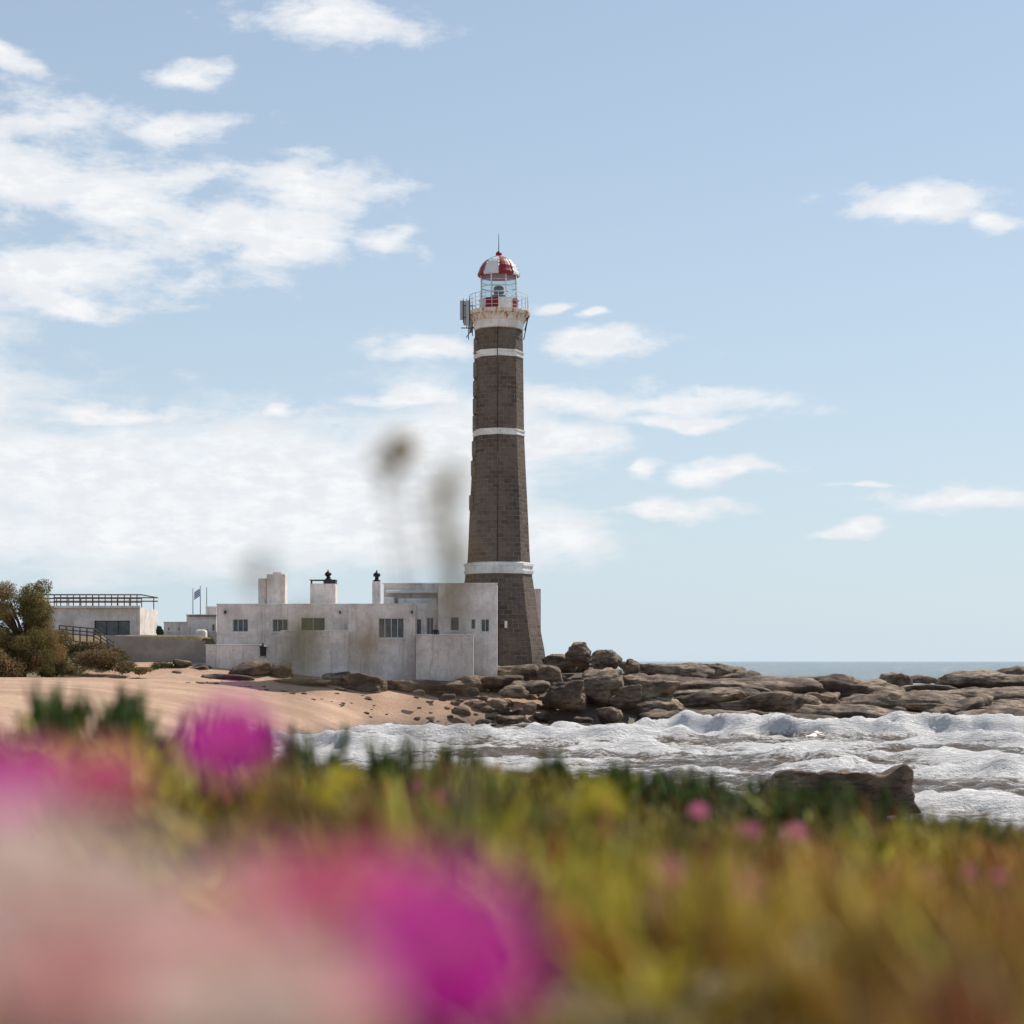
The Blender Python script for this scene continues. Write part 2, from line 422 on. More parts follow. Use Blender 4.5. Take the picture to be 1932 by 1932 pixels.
items=[it(u,v,w,h,d,100+i*7,5 if w>150 else 4,dep=.6,amp=.17,p=14,tilt=random.uniform(-.05,.05)) for i,(u,v,w,h,d) in enumerate(slabs)]
rr=random.Random(5)
for i in range(230):
    u=rr.uniform(860,1932);d=rr.uniform(133,165)
    x=sx(u,d);g=float(ground(np.array([x]),np.array([d]))[0])
    if u<1040 and d<140 and rr.random()<.5: continue
    big=u>1230
    if big and rr.random()<.5: w=rr.uniform(.4,1.6);hh=w*.55
    else:
        w=rr.uniform(2.0,7.0) if big else rr.uniform(.5,2.6)
        hh=w*rr.uniform(.14,.28) if big else w*rr.uniform(.3,.6)
    if g<-.4: continue
    items.append(dict(c=(x,d,max(g,0)+hh*.12),size=(w,w*rr.uniform(.5,.8),hh),seed=900+i,sub=4 if w>2 else 3,yaw=rr.uniform(-.5,.5),amp=.17,tilt=rr.uniform(-.12,.12)))
for i in range(80):
    u=rr.uniform(780,1060);d=rr.uniform(131,139);x=sx(u,d);g=float(ground(np.array([x]),np.array([d]))[0])
    w=rr.uniform(.2,1.4)*(.5 if u<900 else 1);items.append(dict(c=(x,d,g+w*.08),size=(w*1.3,w,w*.55),seed=1900+i,sub=3,yaw=rr.uniform(0,3)))
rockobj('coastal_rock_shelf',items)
led=[it(683,1287,84,34,136.5,31,5,dep=.6,p=24),it(640,1280,70,24,137.5,32,4,dep=.6),it(820,1290,160,16,138,33,4,dep=.3),it(760,1292,90,14,138,34,4,dep=.4),it(470,1258,90,26,137,35,4,dep=.6,tilt=.2),it(530,1262,46,24,138,36,4),it(560,1285,130,10,136,37,4,dep=.4),it(430,1275,100,8,135,38,4,dep=.4),it(375,1262,60,14,139,39),it(345,1250,40,14,139,40),it(880,1285,60,24,139,41),it(790,1305,24,8,133,42,3),it(845,1312,30,8,132,43,3),it(890,1302,30,12,134,44,3),it(940,1325,34,14,132,45,3),it(1000,1332,26,16,132,46,3),it(965,1300,60,20,136,47,3)]
for i in range(60):
    u=rr.uniform(330,860);d=rr.uniform(127,137.5);x=sx(u,d);g=float(ground(np.array([x]),np.array([d]))[0])
    w=rr.uniform(.12,.5)*(1.8 if d>135 else 1);led.append(dict(c=(x,d,g+w*.05),size=(w*1.5,w,w*.5),seed=2900+i,sub=2,yaw=rr.uniform(0,3)))
rockobj('rock_ledge',led)
rockobj('sea_rock',[dict(c=(9.85,56.5,.35),size=(4.9,2.6,2.1),seed=78,sub=6,yaw=.05,p=26,amp=.12,npl=4,horn=.24)])
rockobj('sea_rock',[dict(c=(sx(1320,60),61,.0),size=(3.4,2,1.3),seed=88,sub=5,yaw=0)])
# ---------------------------------------------------------------- lighthouse
LH=empty('lighthouse');d=150;LX=sx(941,d);LY=150;pxm=K*d
def zr(l): return [(sz(v,d),r*pxm) for v,r in l]
R8=0.0
lathe('stone_shaft',[(2.5,92*pxm)]+zr([(1240,88),(1225,86),(1190,79),(1150,72),(1110,66.5),(1083,62.5)]),LX,LY,M_stone,LH,8,R8,False,None,2.6,False)
lathe('stone_shaft_upper',zr([(1066,59.5),(1030,57.5),(990,56),(940,53.5),(880,50.5),(826,48.2),(814,47.8),(740,46.8),(679,46),(667,45.8),(620,45)]),LX,LY,M_stone,LH,8,R8,False,None,2.2,False)
lathe('base_cornice',zr([(1084,61),(1084,65),(1078,66),(1078,64),(1070,64),(1069,66),(1064,65.5),(1062,59)]),LX,LY,M_trim,LH,8,R8,False)
lathe('band',zr([(825,47.5),(823.5,49.5),(822,49.8),(821,48.8),(817,48.8),(816,50),(813,50),(812,47)]),LX,LY,M_trim,LH,8,R8,False)
lathe('band',zr([(678,45),(677,47.5),(675,48),(674,47),(669,47),(668,48.8),(665.5,48.8),(664,45)]),LX,LY,M_trim,LH,8,R8,False)
lathe('capital_collar',zr([(624,44.5),(623,46.5),(618,47.5),(611,47.5),(609,48)]),LX,LY,M_trim,LH,24,0,False)
lathe('capital',zr([(609,47.9),(609,50),(600,52),(597,56)]),LX,LY,M_rust,LH,24,0,False)
lathe('gallery_deck',zr([(598,52),(597,59),(592,60),(590,59.5),(589,56)]),LX,LY,M_rust,LH,32,0,False)
br=[]
for i in range(20):
    a=2*math.pi*i/20
    c=Vector((math.cos(a),math.sin(a),0));o=Vector((LX,LY,0))
    br.append((o+c*47*pxm+Vector((0,0,sz(608,d))),o+c*57*pxm+Vector((0,0,sz(598,d))),.08,.10))
tubes('brackets',br,.1,M_rust,LH,5)
seg=[];n=28
for i in range(n):
    a=2*math.pi*i/n;b=2*math.pi*(i+1)/n;r=55.5*pxm
    A=Vector((LX+r*math.cos(a),LY+r*math.sin(a),0));B=Vector((LX+r*math.cos(b),LY+r*math.sin(b),0))
    seg.append((A+Vector((0,0,sz(590,d))),A+Vector((0,0,sz(559,d))),.022))
    for v in (559,567,575,583): seg.append((A+Vector((0,0,sz(v,d))),B+Vector((0,0,sz(v,d))),.024 if v==559 else .016))
tubes('gallery_railing',seg,.02,M_wpaint,LH,5)
lathe('lantern_wall',zr([(591,36.5),(570,36.5),(569,38),(567,38),(567,33)]),LX,LY,[M_wpaint,M_red],LH,16,0,False,lambda i,j:1 if (i//2)%2==1 else 0)
seg=[]
for i in range(8):
    a=2*math.pi*(i+.5)/8;b=a+2*math.pi/8;r=35.5*pxm
    A=Vector((LX+r*math.cos(a),LY+r*math.sin(a),0));B=Vector((LX+r*math.cos(b),LY+r*math.sin(b),0))
    seg.append((A+Vector((0,0,sz(568,d))),A+Vector((0,0,sz(519,d))),.06))
    for v in (567,556,543,532,521): seg.append((A+Vector((0,0,sz(v,d))),B+Vector((0,0,sz(v,d))),.045 if v in(567,521,543) else .022))
tubes('lantern_glazing_bars',seg,.05,M_wpaint,LH,5)
lathe('lantern_glass',zr([(567,34.5),(520,34.5)]),LX,LY,M_clear,LH,8,math.pi/8,False,cap=False)
lathe('lens_pedestal',zr([(591,8),(562,8),(560,13),(558,13)]),LX,LY,M_dark,LH,16)
lathe('lamp_lens',zr([(558,6),(556,9),(549,10.5),(542,9),(540,5)]),LX,LY,M_dark,LH,16)
lathe('dome',zr([(523,37),(521,40),(517,39),(512,36.5),(505,34),(498,29.5),(492,23.5),(488,16),(485,8),(483,5.5)]),LX,LY,[M_red,M_wpaint],LH,32,0,False,lambda i,j:((i+0)//4)%2)
seg=[]
prof=[(519,40),(512,37),(505,34.5),(498,30),(492,24),(488,16.5),(485,8)]
for i in range(8):
    a=2*math.pi*i/8
    for j in range(len(prof)-1):
        p=[Vector((LX+r*pxm*math.cos(a),LY+r*pxm*math.sin(a),sz(v,d))) for v,r in prof[j:j+2]]
        seg.append((p[0],p[1],.035))
tubes('dome_ribs',seg,.03,M_steel,LH,5)
lathe('vent_ball',zr([(484,4),(482,5.5),(479,6),(476,4.5),(474,1.5)]),LX,LY,M_red,LH,16)
tubes('lightning_rod',[((LX,LY,sz(475,d)),(LX,LY,sz(440,d)),.035,.02)],.03,M_dark,LH)
tubes('conductor_cable',[((LX-.1,LY-2.0-.05,sz(625,d)),(LX-.1,LY-2.07,sz(815,d)),.03),((LX-.1,LY-2.15,sz(825,d)),(LX-.1,LY-2.58,sz(1064,d)),.03)],.03,M_dark,LH)
for v,r in ((655,45.6),(700,46.4),(735,46.8),(768,47.2),(800,47.6),(848,49),(885,50.8),(950,54.2)):
    zz=sz(v,d);x=LX-r*pxm
    boxes('stair_window_surround',[(x-.07,x+.3,LY-.7,LY+.5,zz-.62,zz+.62)],M_stone,LH,.09)
seg=[];bx=[]
for (u,v0,v1,dy) in ((871,570,606,-.6),(877,566,612,.4),(883,572,618,-1.1),(888,585,628,0)):
    x=sx(u,d);bx.append((x-.12,x+.12,LY+dy-.1,LY+dy+.1,sz(v1,d),sz(v0,d)))
    seg.append(((x+.15,LY+dy,sz(v1+6,d)),(x+.15,LY+dy,sz(v0-4,d)),.035))
boxes('antenna_panels',bx,M_steel,LH,.03)
for v in (578,600,620):
    seg.append(((sx(870,d),LY-.3,sz(v,d)),(sx(896,d),LY-.2,sz(v,d)),.04))
seg.append(((sx(880,d),LY-.3,sz(638,d)),(sx(894,d),LY-.3,sz(618,d)),.04));seg.append(((sx(884,d),LY-.3,sz(600,d)),(sx(884,d),LY-.3,sz(642,d)),.035))
seg.append(((sx(999,d),LY-.3,sz(590,d)),(sx(990,d),LY-.3,sz(625,d)),.05));seg.append(((sx(996,d),LY+.3,sz(600,d)),(sx(988,d),LY+.3,sz(640,d)),.04))
tubes('antenna_mounts',seg,.04,M_dark,LH)
boxes('rear_annex',[(sx(965,156),sx(1020,156),154.5,160,3,sz(1112,156))],M_white,LH,.03)
boxes('wall_hatch',[(sx(952,147),sx(957,147),146.2,147.2,sz(1185,147),sz(1172,147))],M_trim,LH)
# ---------------------------------------------------------------- main house
H=empty('white_coastal_house')
def W(u0,u1,v0,v1,d,n=2,*m): return (sx(u0,d),sx(u1,d),sz(v1,d),sz(v0,d),n,*m)
def blk(name,u0,u1,vt,zb,d,dep,ops=(),mat=M_white,par=H,cop=.04):
    block(name,sx(u0,d),sx(u1,d),d,d+dep,zb,sz(vt,d),[W(*o[:4],d,*o[4:]) for o in ops],mat,par,cop=cop)
blk('west_wing',409,657,1141,2.5,142,9,[(439,468,1168,1192,3),(514,543,1168,1192,3),(568,613,1165,1191,2)])
blk('east_wing',657,783,1141,2.0,141,10.2,[(714,762,1166,1204,4,M_wpaint)])
blk('porch_wall',783.5,826,1141,2.5,143,7,[(786,795,1168,1197,1),(805,818,1165,1197,2)],cop=.03)
blk('tower_wing',826.3,938,1102,2.5,142.5,5,[(850,866,1164,1190,1),(889,897,1168,1187,1),(908,923,1168,1192,2)])
blk('upper_storey',724,826,1102,sz(1141,141)-.1,146,6,cop=.12)
boxes('upper_ledges',[(sx(728,145.5),sx(826,145.5),145.2,146-.003,sz(1119,145),sz(1113,145)),(sx(752,145.5),sx(826,145.5),144.9,146-.003,sz(1141,145),sz(1129,145)),(sx(724,145.5),sx(745,145.5),145.2,146-.003,sz(1140,145),sz(1126,145))],M_trim,H,.08)
def terr(name,u0,u1,vt,d,dep,zb,th=.22):
    x0,x1,zt=sx(u0,d),sx(u1,d),sz(vt,d)
    boxes(name,[(x0,x1,d,d+th,zb,zt),(x1-th,x1,d+th,d+dep,zb,zt),(x0,x0+th,d+th,d+dep,zb,zt),(x0+th,x1-th,d+th,d+dep,zb,zt-1.0)],M_white,H,.02)
    boxes(name+'_coping',[(x0-.03,x1+.03,d-.03,d+th+.02,zt+.002,zt+.07)],M_trim,H,.02)
terr('east_terrace',784,893,1199,139.4,3.5,2.0)
terr('west_terrace',530,656,1191,139.8,2.1,2.2)
x0=sx(502,139.6);x1=sx(530,139.6);za=sz(1216,139.6);zb=sz(1191,139.6);y0,y1=139.6,139.9
pymesh('stair_wall',[(x0,y0,2.2),(x1,y0,2.2),(x1,y0,zb),(x0+.3,y0,za+.4),(x0,y0,za+.2),(x0,y1,2.2),(x1,y1,2.2),(x1,y1,zb),(x0+.3,y1,za+.4),(x0,y1,za+.2)],[(0,1,2,3,4),(9,8,7,6,5),(0,5,6,1),(1,6,7,2),(2,7,8,3),(3,8,9,4),(4,9,5,0)],M_white,H)
boxes('low_wall',[(sx(388,139.2),sx(502,139.2),139.2,139.55,2.5,sz(1218,139.2))],M_white,H,.03)
boxes('low_wall_coping',[(sx(387,139.2),sx(492,139.2),139.15,139.6,sz(1218,139.2)+.002,sz(1216,139.2))],M_trim,H,.02)
boxes('pilaster',[(sx(690,141),sx(693,141),140.9,141-.003,2.0,sz(1142,141))],M_white,H)
boxes('drain_pipes',[(sx(497,142),sx(499,142),141.9,142-.003,4.0,sz(1143,142)),(sx(767,141),sx(769,141),140.9,141-.003,4.0,sz(1143,141))],M_trim,H)
boxes('wall_lamps',[(sx(423,142),sx(427,142),141.85,142-.003,sz(1158,142),sz(1152,142)),(sx(776,141),sx(779,141),140.85,141-.003,sz(1158,141),sz(1152,141)),(sx(640,142),sx(643,142),141.85,142-.003,sz(1158,142),sz(1153,142))],M_dark,H)
def chim(name,u0,u1,vt,d,dep,cap=None):
    boxes(name,[(sx(u0,d),sx(u1,d),d,d+dep,sz(1142,d)-.5,sz(vt,d))],M_white,H,.05)
chim('chimney_stack',503,538,1083,144,1.4);chim('chimney_stack',487,502.5,1091,144.3,1.2);boxes('chimney_pot',[(sx(514,144),sx(530,144),144.3,145,sz(1083,144),sz(1079,144))],M_white,H,.04)
chim('chimney_stack',585,633,1101,144,1.4)
boxes('chimney_cap',[(sx(584,144),sx(633.5,144),143.95,145.45,sz(1095,144),sz(1093.5,144)),(sx(586,144),sx(589,144),144.05,144.2,sz(1101,144),sz(1095,144)),(sx(610,144),sx(633,144),144.05,145.3,sz(1101,144),sz(1095,144))],M_dark,H)
chim('chimney_stack',702,718,1097,144,.7)
def cowl(u,v,d,s=1):
    x=sx(u,d);y=d+.5;q=K*d
    lathe('chimney_cowl',[(sz(v,d)+a*q*s,b*q*s) for a,b in ((0,7),(2,7.5),(4,4),(9,3.5),(10,6.5),(13,7),(16,5.5),(18,2),(22,1))],x,y,M_black,H,12)
cowl(710,1097,144);cowl(618,1094,144,.9)
tubes('cowl_vane',[((sx(612,144),144.5,sz(1083,144)),(sx(622,144),144.5,sz(1090,144)),.08)],.08,M_black,H)
LN=empty('wall_lantern')
xq=sx(497,139.1)
lathe('lantern_body',[(sz(1238,139),.02),(sz(1237,139),.2),(sz(1222,139),.26),(sz(1220,139),.3),(sz(1216,139),.08),(sz(1213,139),.03)],xq,138.95,M_black,LN,6,0,False)
tubes('lantern_bracket',[((xq-.02,138.95,sz(1216,139)),(xq-.02,139.2,sz(1219,139)),.03),((xq-.2,138.95,sz(1240,139)),(xq-.2,138.95,sz(1220,139)),.03),((xq+.2,138.95,sz(1240,139)),(xq+.2,138.95,sz(1220,139)),.03)],.03,M_black,LN)
G=empty('white_outbuilding')
blk('store',352,408,1161,4,149,5,[(400,405,1178,1190,1)],par=G);blk('store_upper',388,408.5,1146,4,151,4,par=G)
blk('yard_wall',309,352,1175,4,150,3,[(317,320,1184,1190,1),(336,339,1184,1190,1)],par=G)
boxes('water_tank',[(sx(372,148.5),sx(392,148.5),147.5,148.5,5,sz(1188,148))],M_trim,G,.2)
boxes('roof_pipe',[(sx(356,149),sx(408,149),148.8,148.9,sz(1163,149),sz(1161.5,149))],M_dark,G)
for u,v,fl in((364,1112,0),(378,1107,1),(390,1110,0)):
    P=empty('flagpole');x=sx(u,152)
    tubes('pole',[((x,152,5.5),(x,152,sz(v,152)),.045,.03)],.04,M_dark,P)
    lathe('finial',[(sz(v,152),.01),(sz(v,152)+.04,.06),(sz(v,152)+.1,.01)],x,152,M_steel,P,8)
    if fl:
        vv=[];ff=[];nn=10
        for i in range(nn+1):
            for j in range(9):
                vv.append((x-.05-.045*i,152+.06*math.sin(i*.9+j*.2),sz(v+3,152)-j*.08-.03*i))
        mi=[]
        for i in range(nn):
            for j in range(8):
                a=i*9+j;ff.append((a,a+1,a+10,a+9));mi.append(j%2)
        pymesh('striped_flag',vv,ff,[M_wpaint,simple('flag_blue',(.05,.12,.35))],P,True,mi)
H2=empty('beach_house');dd=158
blk('body',60,264,1146,5,dd,8,[(178,245,1171,1199,3,M_dark)],par=H2,cop=.06)
boxes('roof_slab',[(sx(80,dd),sx(266,dd),dd-.35,dd-.003,sz(1147,dd),sz(1143,dd))],M_trim,H2)
seg=[]
for u in range(66,268,12): seg.append(((sx(u,dd),dd+.1,sz(1146,dd)),(sx(u,dd),dd+.1,sz(1121,dd)),.05))
for v in (1122,1129,1136): seg.append(((sx(60,dd),dd+.1,sz(v,dd)),(sx(266,dd),dd+.1,sz(v,dd)),.06))
for u in range(66,268,24): seg.append(((sx(u,dd),dd+7.5,sz(1146,dd)),(sx(u,dd),dd+7.5,sz(1121,dd)),.05))
for v in (1122,1129): seg.append(((sx(60,dd),dd+7.5,sz(v,dd)),(sx(266,dd),dd+7.5,sz(v,dd)),.06))
for v in (1122,): seg.append(((sx(266,dd),dd+.1,sz(v,dd)),(sx(266,dd),dd+7.5,sz(v,dd)),.06))
tubes('roof_railing',seg,.05,M_wood,H2)
x0,x1,x2=sx(200,143),sx(316,143),sx(387,143)
pymesh('retaining_wall',[(x0,143,3),(x2,143,3),(x2,143,sz(1209,143)),(x0,143,sz(1198,143)),(x0,143.4,3),(x2,143.4,3),(x2,143.4,sz(1209,143)),(x0,143.4,sz(1198,143))],[(0,1,2,3),(7,6,5,4),(3,2,6,7),(1,5,6,2),(4,0,3,7)],M_grey)
WK=empty('wooden_walkway');seg=[]
for i in range(9):
    u=112+i*13;v=1180+i*1.2+max(0,i-5)*8
    seg.append(((sx(u,140),140,sz(v+28,140)),(sx(u,140),140,sz(v,140)),.06))
    if i<8:
        u2=u+13;v2=1180+(i+1)*1.2+max(0,i-4)*8
        for o in (0,7,14): seg.append(((sx(u,140),140,sz(v+o,140)),(sx(u2,140),140,sz(v2+o,140)),.05))
tubes('rails',seg,.05,M_wood,WK)
bx=[]
for i in range(26):
    u=112+i*4.2;v=1206+i*.5+max(0,i-17)*2.4
    bx.append((sx(u,140),sx(u+4,140),140.1,141.6,sz(v+2,140),sz(v,140)))
boxes('deck_boards',bx,M_wood,WK)
# ---------------------------------------------------------------- car
C=empty('parked_car');cy=168;cz=sz(1200,168)-.35
xs0=sx(292,168)
prof=[(0,.35),(0.02,.75),(.25,.92),(1.0,1.0),(1.55,1.5),(2.9,1.52),(3.9,1.05),(4.25,.98),(4.3,.4)]
v=[];n=len(prof)
for yy,ins in ((0,.0),(1.7,.0)):
    for (a,b) in prof:
        iy=.18 if b>1.2 else 0
        v.append((xs0-a,cy+(yy+iy if yy==0 else yy-iy),cz+b))
f=[tuple(range(n)),tuple(reversed(range(n,2*n)))]+[(i,n+i,n+(i+1)%n,(i+1)%n) for i in range(n)]
o=pymesh('body',v,f,M_wpaint,C);md=o.modifiers.new('b','BEVEL');md.width=.06;md.segments=3
pymesh('side_windows',[(xs0-1.15,cy-.012,cz+1.02),(xs0-3.7,cy-.012,cz+1.05),(xs0-2.9,cy+.14,cz+1.45),(xs0-1.62,cy+.14,cz+1.43)],[(0,1,2,3)],M_glass,C)
pymesh('windscreen',[(xs0-1.02,cy+.1,cz+1.03),(xs0-1.02,cy+1.6,cz+1.03),(xs0-1.5,cy+1.45,cz+1.47),(xs0-1.5,cy+.25,cz+1.47)],[(0,1,2,3)],M_glass,C)
for xx in (.85,3.4):
    for yy in (-.02,1.52):
        vv=[];ff=[];m=20
        for s in (0,.2):
            for i in range(m):
                t=2*math.pi*i/m;vv.append((xs0-xx+.33*math.cos(t),cy+yy+s,cz+.33+.33*math.sin(t)))
        ff=[tuple(range(m)),tuple(reversed(range(m,2*m)))]+[(i,(i+1)%m,m+(i+1)%m,m+i) for i in range(m)]
        pymesh('wheel',vv,ff,M_black,C)
# ---------------------------------------------------------------- person on the terrace
def person():
    P=empty('standing_person');x=sx(822,141.2);y=141.2;zf=sz(1199,139.4)-1.0
    J={'pel':(0,0,.95,.15),'wai':(0,0,1.12,.13),'che':(0,-.02,1.32,.16),'nec':(0,-.02,1.48,.06),'hea':(0,-.03,1.56,.07),
       'hl':(-.1,0,.88,.1),'kl':(-.11,-.03,.48,.065),'al':(-.12,.02,.09,.045),'tl':(-.13,-.15,.04,.04),
       'hr':(.1,0,.88,.1),'kr':(.12,-.05,.48,.065),'ar':(.13,.0,.09,.045),'tr':(.14,-.17,.04,.04),
       'sl':(-.19,-.02,1.40,.065),'el':(-.27,-.12,1.14,.045),'wl':(-.16,-.36,1.06,.03),
       'sr':(.19,-.02,1.40,.065),'er':(.27,-.1,1.14,.045),'wr':(.16,-.36,1.08,.03)}
    E=[('pel','wai'),('wai','che'),('che','nec'),('nec','hea'),('pel','hl'),('hl','kl'),('kl','al'),('al','tl'),('pel','hr'),('hr','kr'),('kr','ar'),('ar','tr'),('che','sl'),('sl','el'),('el','wl'),('che','sr'),('sr','er'),('er','wr')]
    def skin(name,J,E,root,mats,fn):
        ks=list(J);me=bpy.data.meshes.new(name);me.from_pydata([(x+J[k][0],y+J[k][1],zf+J[k][2]) for k in ks],[(ks.index(a),ks.index(b)) for a,b in E],[])
        o=bpy.data.objects.new(name,me);link(o)
        o.modifiers.new('s','SKIN');o.modifiers.new('u','SUBSURF').levels=2
        if not me.skin_vertices: 
            bm=bmesh.new();bm.from_mesh(me);bm.verts.layers.skin.verify();bm.to_mesh(me);bm.free()
        for i,k in enumerate(ks):
            sv=me.skin_vertices[0].data[i];sv.radius=(J[k][3],J[k][3]*.85);sv.use_root=(k==root)
        bpy.context.view_layer.update()
        m2=bpy.data.meshes.new_from_object(o.evaluated_get(bpy.context.evaluated_depsgraph_get()))
        bpy.data.objects.remove(o);m2.materials.clear()
        for m in mats:m2.materials.append(m)
        for p in m2.polygons: p.material_index=fn(p.center.x-x,p.center.y-y,p.center.z-zf);p.use_smooth=True
        return link(bpy.data.objects.new(name,m2),P)
    Ms=simple('skin',(.4,.22,.15),.6);Mj=simple('dark_jacket',(.02,.022,.03),.9);Mt=simple('jeans',(.04,.05,.09),.9);Mh=simple('dark_hair',(.015,.01,.008),.7)
    skin('body',J,E,'pel',[Mj,Mt,Ms,M_black],lambda a,b,c:3 if c<.12 else 1 if c<.95 else 2 if (c>1.47 or b<-.33) else 0)
    D,F=ico(4);q=D*np.array([.078,.095,.115])
    q[:,1]-=.018*np.exp(-((D[:,0])/.16)**2-((D[:,2]+.1)/.25)**2)*(D[:,1]<0)
    q[:,1]+=.008*(np.exp(-((np.abs(D[:,0])-.35)/.14)**2-((D[:,2]-.08)/.12)**2))*(D[:,1]<0)
    q[:,0]*=np.where(D[:,2]<-.3,.86,1)
    V=q+np.array([x,y-.035,zf+1.645]);cen=D[F].mean(1)
    mi=((cen[:,1]>.15)&(cen[:,2]>-.55))|(cen[:,2]>.5)
    fast('head',V,F,[Ms,Mh],P,mi=mi.astype(int))
    for s in(-1,1):
        for k in range(5):
            a=(-.035+.017*k)
            tubes('finger',[((x+s*.15+a,y-.37,zf+1.06),(x+s*.15+a*1.2,y-.43-.004*(2-abs(k-2)),zf+1.05),.009,.008),((x+s*.15+a*1.2,y-.43,zf+1.05),(x+s*.15+a*1.2,y-.455,zf+1.02),.008,.006)],.008,Ms,P,6)
        V2=D*np.array([.045,.055,.018])+np.array([x+s*.15,y-.37,zf+1.06]);fast('palm',V2,F,Ms,P)
person()
# ---------------------------------------------------------------- shrubs (leaf masses)
def leafmass(centres,radii,n,leaf,cols,seed):
    r=np.random.default_rng(seed);centres=np.array(centres);radii=np.array(radii)
    w=(radii.prod(1))**.66;idx=r.choice(len(centres),n,p=w/w.sum())
    dirs=r.normal(size=(n,3));dirs/=np.linalg.norm(dirs,axis=1)[:,None]
    rad=r.uniform(.45,1.05,n)**.6
    P=centres[idx]+dirs*rad[:,None]*radii[idx]
    P+=r.normal(0,.12,P.shape)*radii[idx]
    a=r.normal(size=(n,3));a/=np.linalg.norm(a,axis=1)[:,None];a[:,2]=np.abs(a[:,2])
    b=np.cross(a,r.normal(size=(n,3)));b/=np.linalg.norm(b,axis=1)[:,None]
    L=leaf*r.uniform(.6,1.4,n)[:,None];Wd=L*.35
    V=np.stack([P-a*L*.5,P+b*Wd*.5,P+a*L*.5,P-b*Wd*.5],1).reshape(-1,3)
    F=np.arange(4*n).reshape(n,4)
    c=np.array(cols);ci=c[(idx*7+3)%len(c)]*(r.uniform(.6,1.35,n)[:,None])
    return V,F,np.repeat(ci,4,0)
T=empty('coastal_tree');bx0=sx(42,126);gz=3.6
limbs=[((bx0,126,gz-.5),(bx0+.2,126,gz+1.6),.3,.22)]
cent=[];rad=[]
r=np.random.default_rng(3)
for i in range(84):
    a=r.uniform(0,6.28);rr_=3.7*math.sqrt(r.uniform(0.02,1));h=gz+r.uniform(.4,6.3)
    rr_*=1-.5*max(0,(h-gz-2.5)/3.8)
    c=(bx0-.5+rr_*math.cos(a)*1.0,126+rr_*math.sin(a),h)
    cent.append(c);s=r.uniform(.4,.85);rad.append((s,s,s*r.uniform(.7,1.1)))
    m=(bx0+.2+(c[0]-bx0)*.4,126+(c[1]-126)*.4,gz+1.6+(h-gz-1.6)*.5)
    limbs.append(((bx0+.2,126,gz+1.4),m,.13,.07));limbs.append((m,c,.07,.02))
    if i%2==0: limbs.append((c,(c[0]+r.uniform(-.5,.5),c[1]+r.uniform(-.4,.4),c[2]+r.uniform(.3,.9)),.02,.008))
tubes('trunk_and_limbs',limbs,.1,M_wood,T)
V,F,c=leafmass(cent,rad,90000,.13,[(.17,.14,.05),(.23,.18,.065),(.12,.11,.04),(.27,.18,.08)],4)
fast('foliage',V,F,M_bush,T,c,False)
def shrub(name,pts,n,leaf,cols,seed):
    cent=[];rad=[]
    for (u,v,w,h,d) in pts:
        for k in range(5):
            cent.append((sx(u,d)+r.uniform(-.35,.35)*w*K*d,d+r.uniform(-.6,.6),sz(v,d)+r.uniform(-.2,.2)*h*K*d))
            rad.append((w*K*d*.28,.6,h*K*d*.32))
    V,F,c=leafmass(cent,rad,n,leaf,cols,seed);return fast(name,V,F,M_bush,None,c,False)
shrub('dune_scrub',[(150,1245,90,44,134),(200,1248,80,40,135),(100,1255,70,50,130),(240,1258,60,24,134),(60,1240,90,60,124),(10,1250,80,70,122),(170,1225,80,34,140),(130,1262,60,24,130),(110,1215,50,44,138),(265,1266,40,14,133),(215,1232,50,24,138)],40000,.16,[(.20,.14,.07),(.27,.18,.095),(.12,.105,.04)],11)
shrub('green_shrub',[(310,1258,50,26,139),(335,1262,34,18,139),(295,1262,30,16,138)],7000,.12,[(.07,.08,.025),(.1,.1,.04)],12)
shrub('distant_shrub',[(300,1192,10,22,158)],1500,.2,[(.03,.05,.02)],13)
# ---------------------------------------------------------------- foreground ice plant mat
def leaves(P,dirv,L,R,bend,cols):
    n=len(P);u=np.cross(dirv,rng.normal(size=(n,3)));u/=np.linalg.norm(u,axis=1)[:,None];w=np.cross(dirv,u)
    V=np.zeros((n,4,3,3))
    for j,(t,rr_) in enumerate(((0,.8),(.35,1.0),(.75,.7),(1.0,.06))):
        C=P+dirv*(L*t)[:,None]+np.array([0,0,1.])*(bend*L*t*t)[:,None]
        for k in range(3):
            a=2*math.pi*k/3
            V[:,j,k]=C+(u*math.cos(a)+w*math.sin(a))*(R*rr_)[:,None]
    base=np.arange(n)[:,None,None]*12
    q=[]
    for j in range(3):
        for k in range(3):
            q.append([j*3+k,j*3+(k+1)%3,(j+1)*3+(k+1)%3,(j+1)*3+k])
    F=(base+np.array(q)[None]).reshape(-1,4)
    c=np.repeat(cols,12,0).reshape(n,4,3,3).copy()
    return V.reshape(-1,3),F,c.reshape(-1,3)
def mat_patch(n,xf,y0,y1,seed,power=1.0):
    global rng;rng=np.random.default_rng(seed)
    y=y0+(y1-y0)*rng.uniform(0,1,n)**power
    x=rng.uniform(-1,1,n)*xf(y)
    z=bank(x,y)
    return x,y,z
Vs=[];Fs=[];Cs=[];off=0
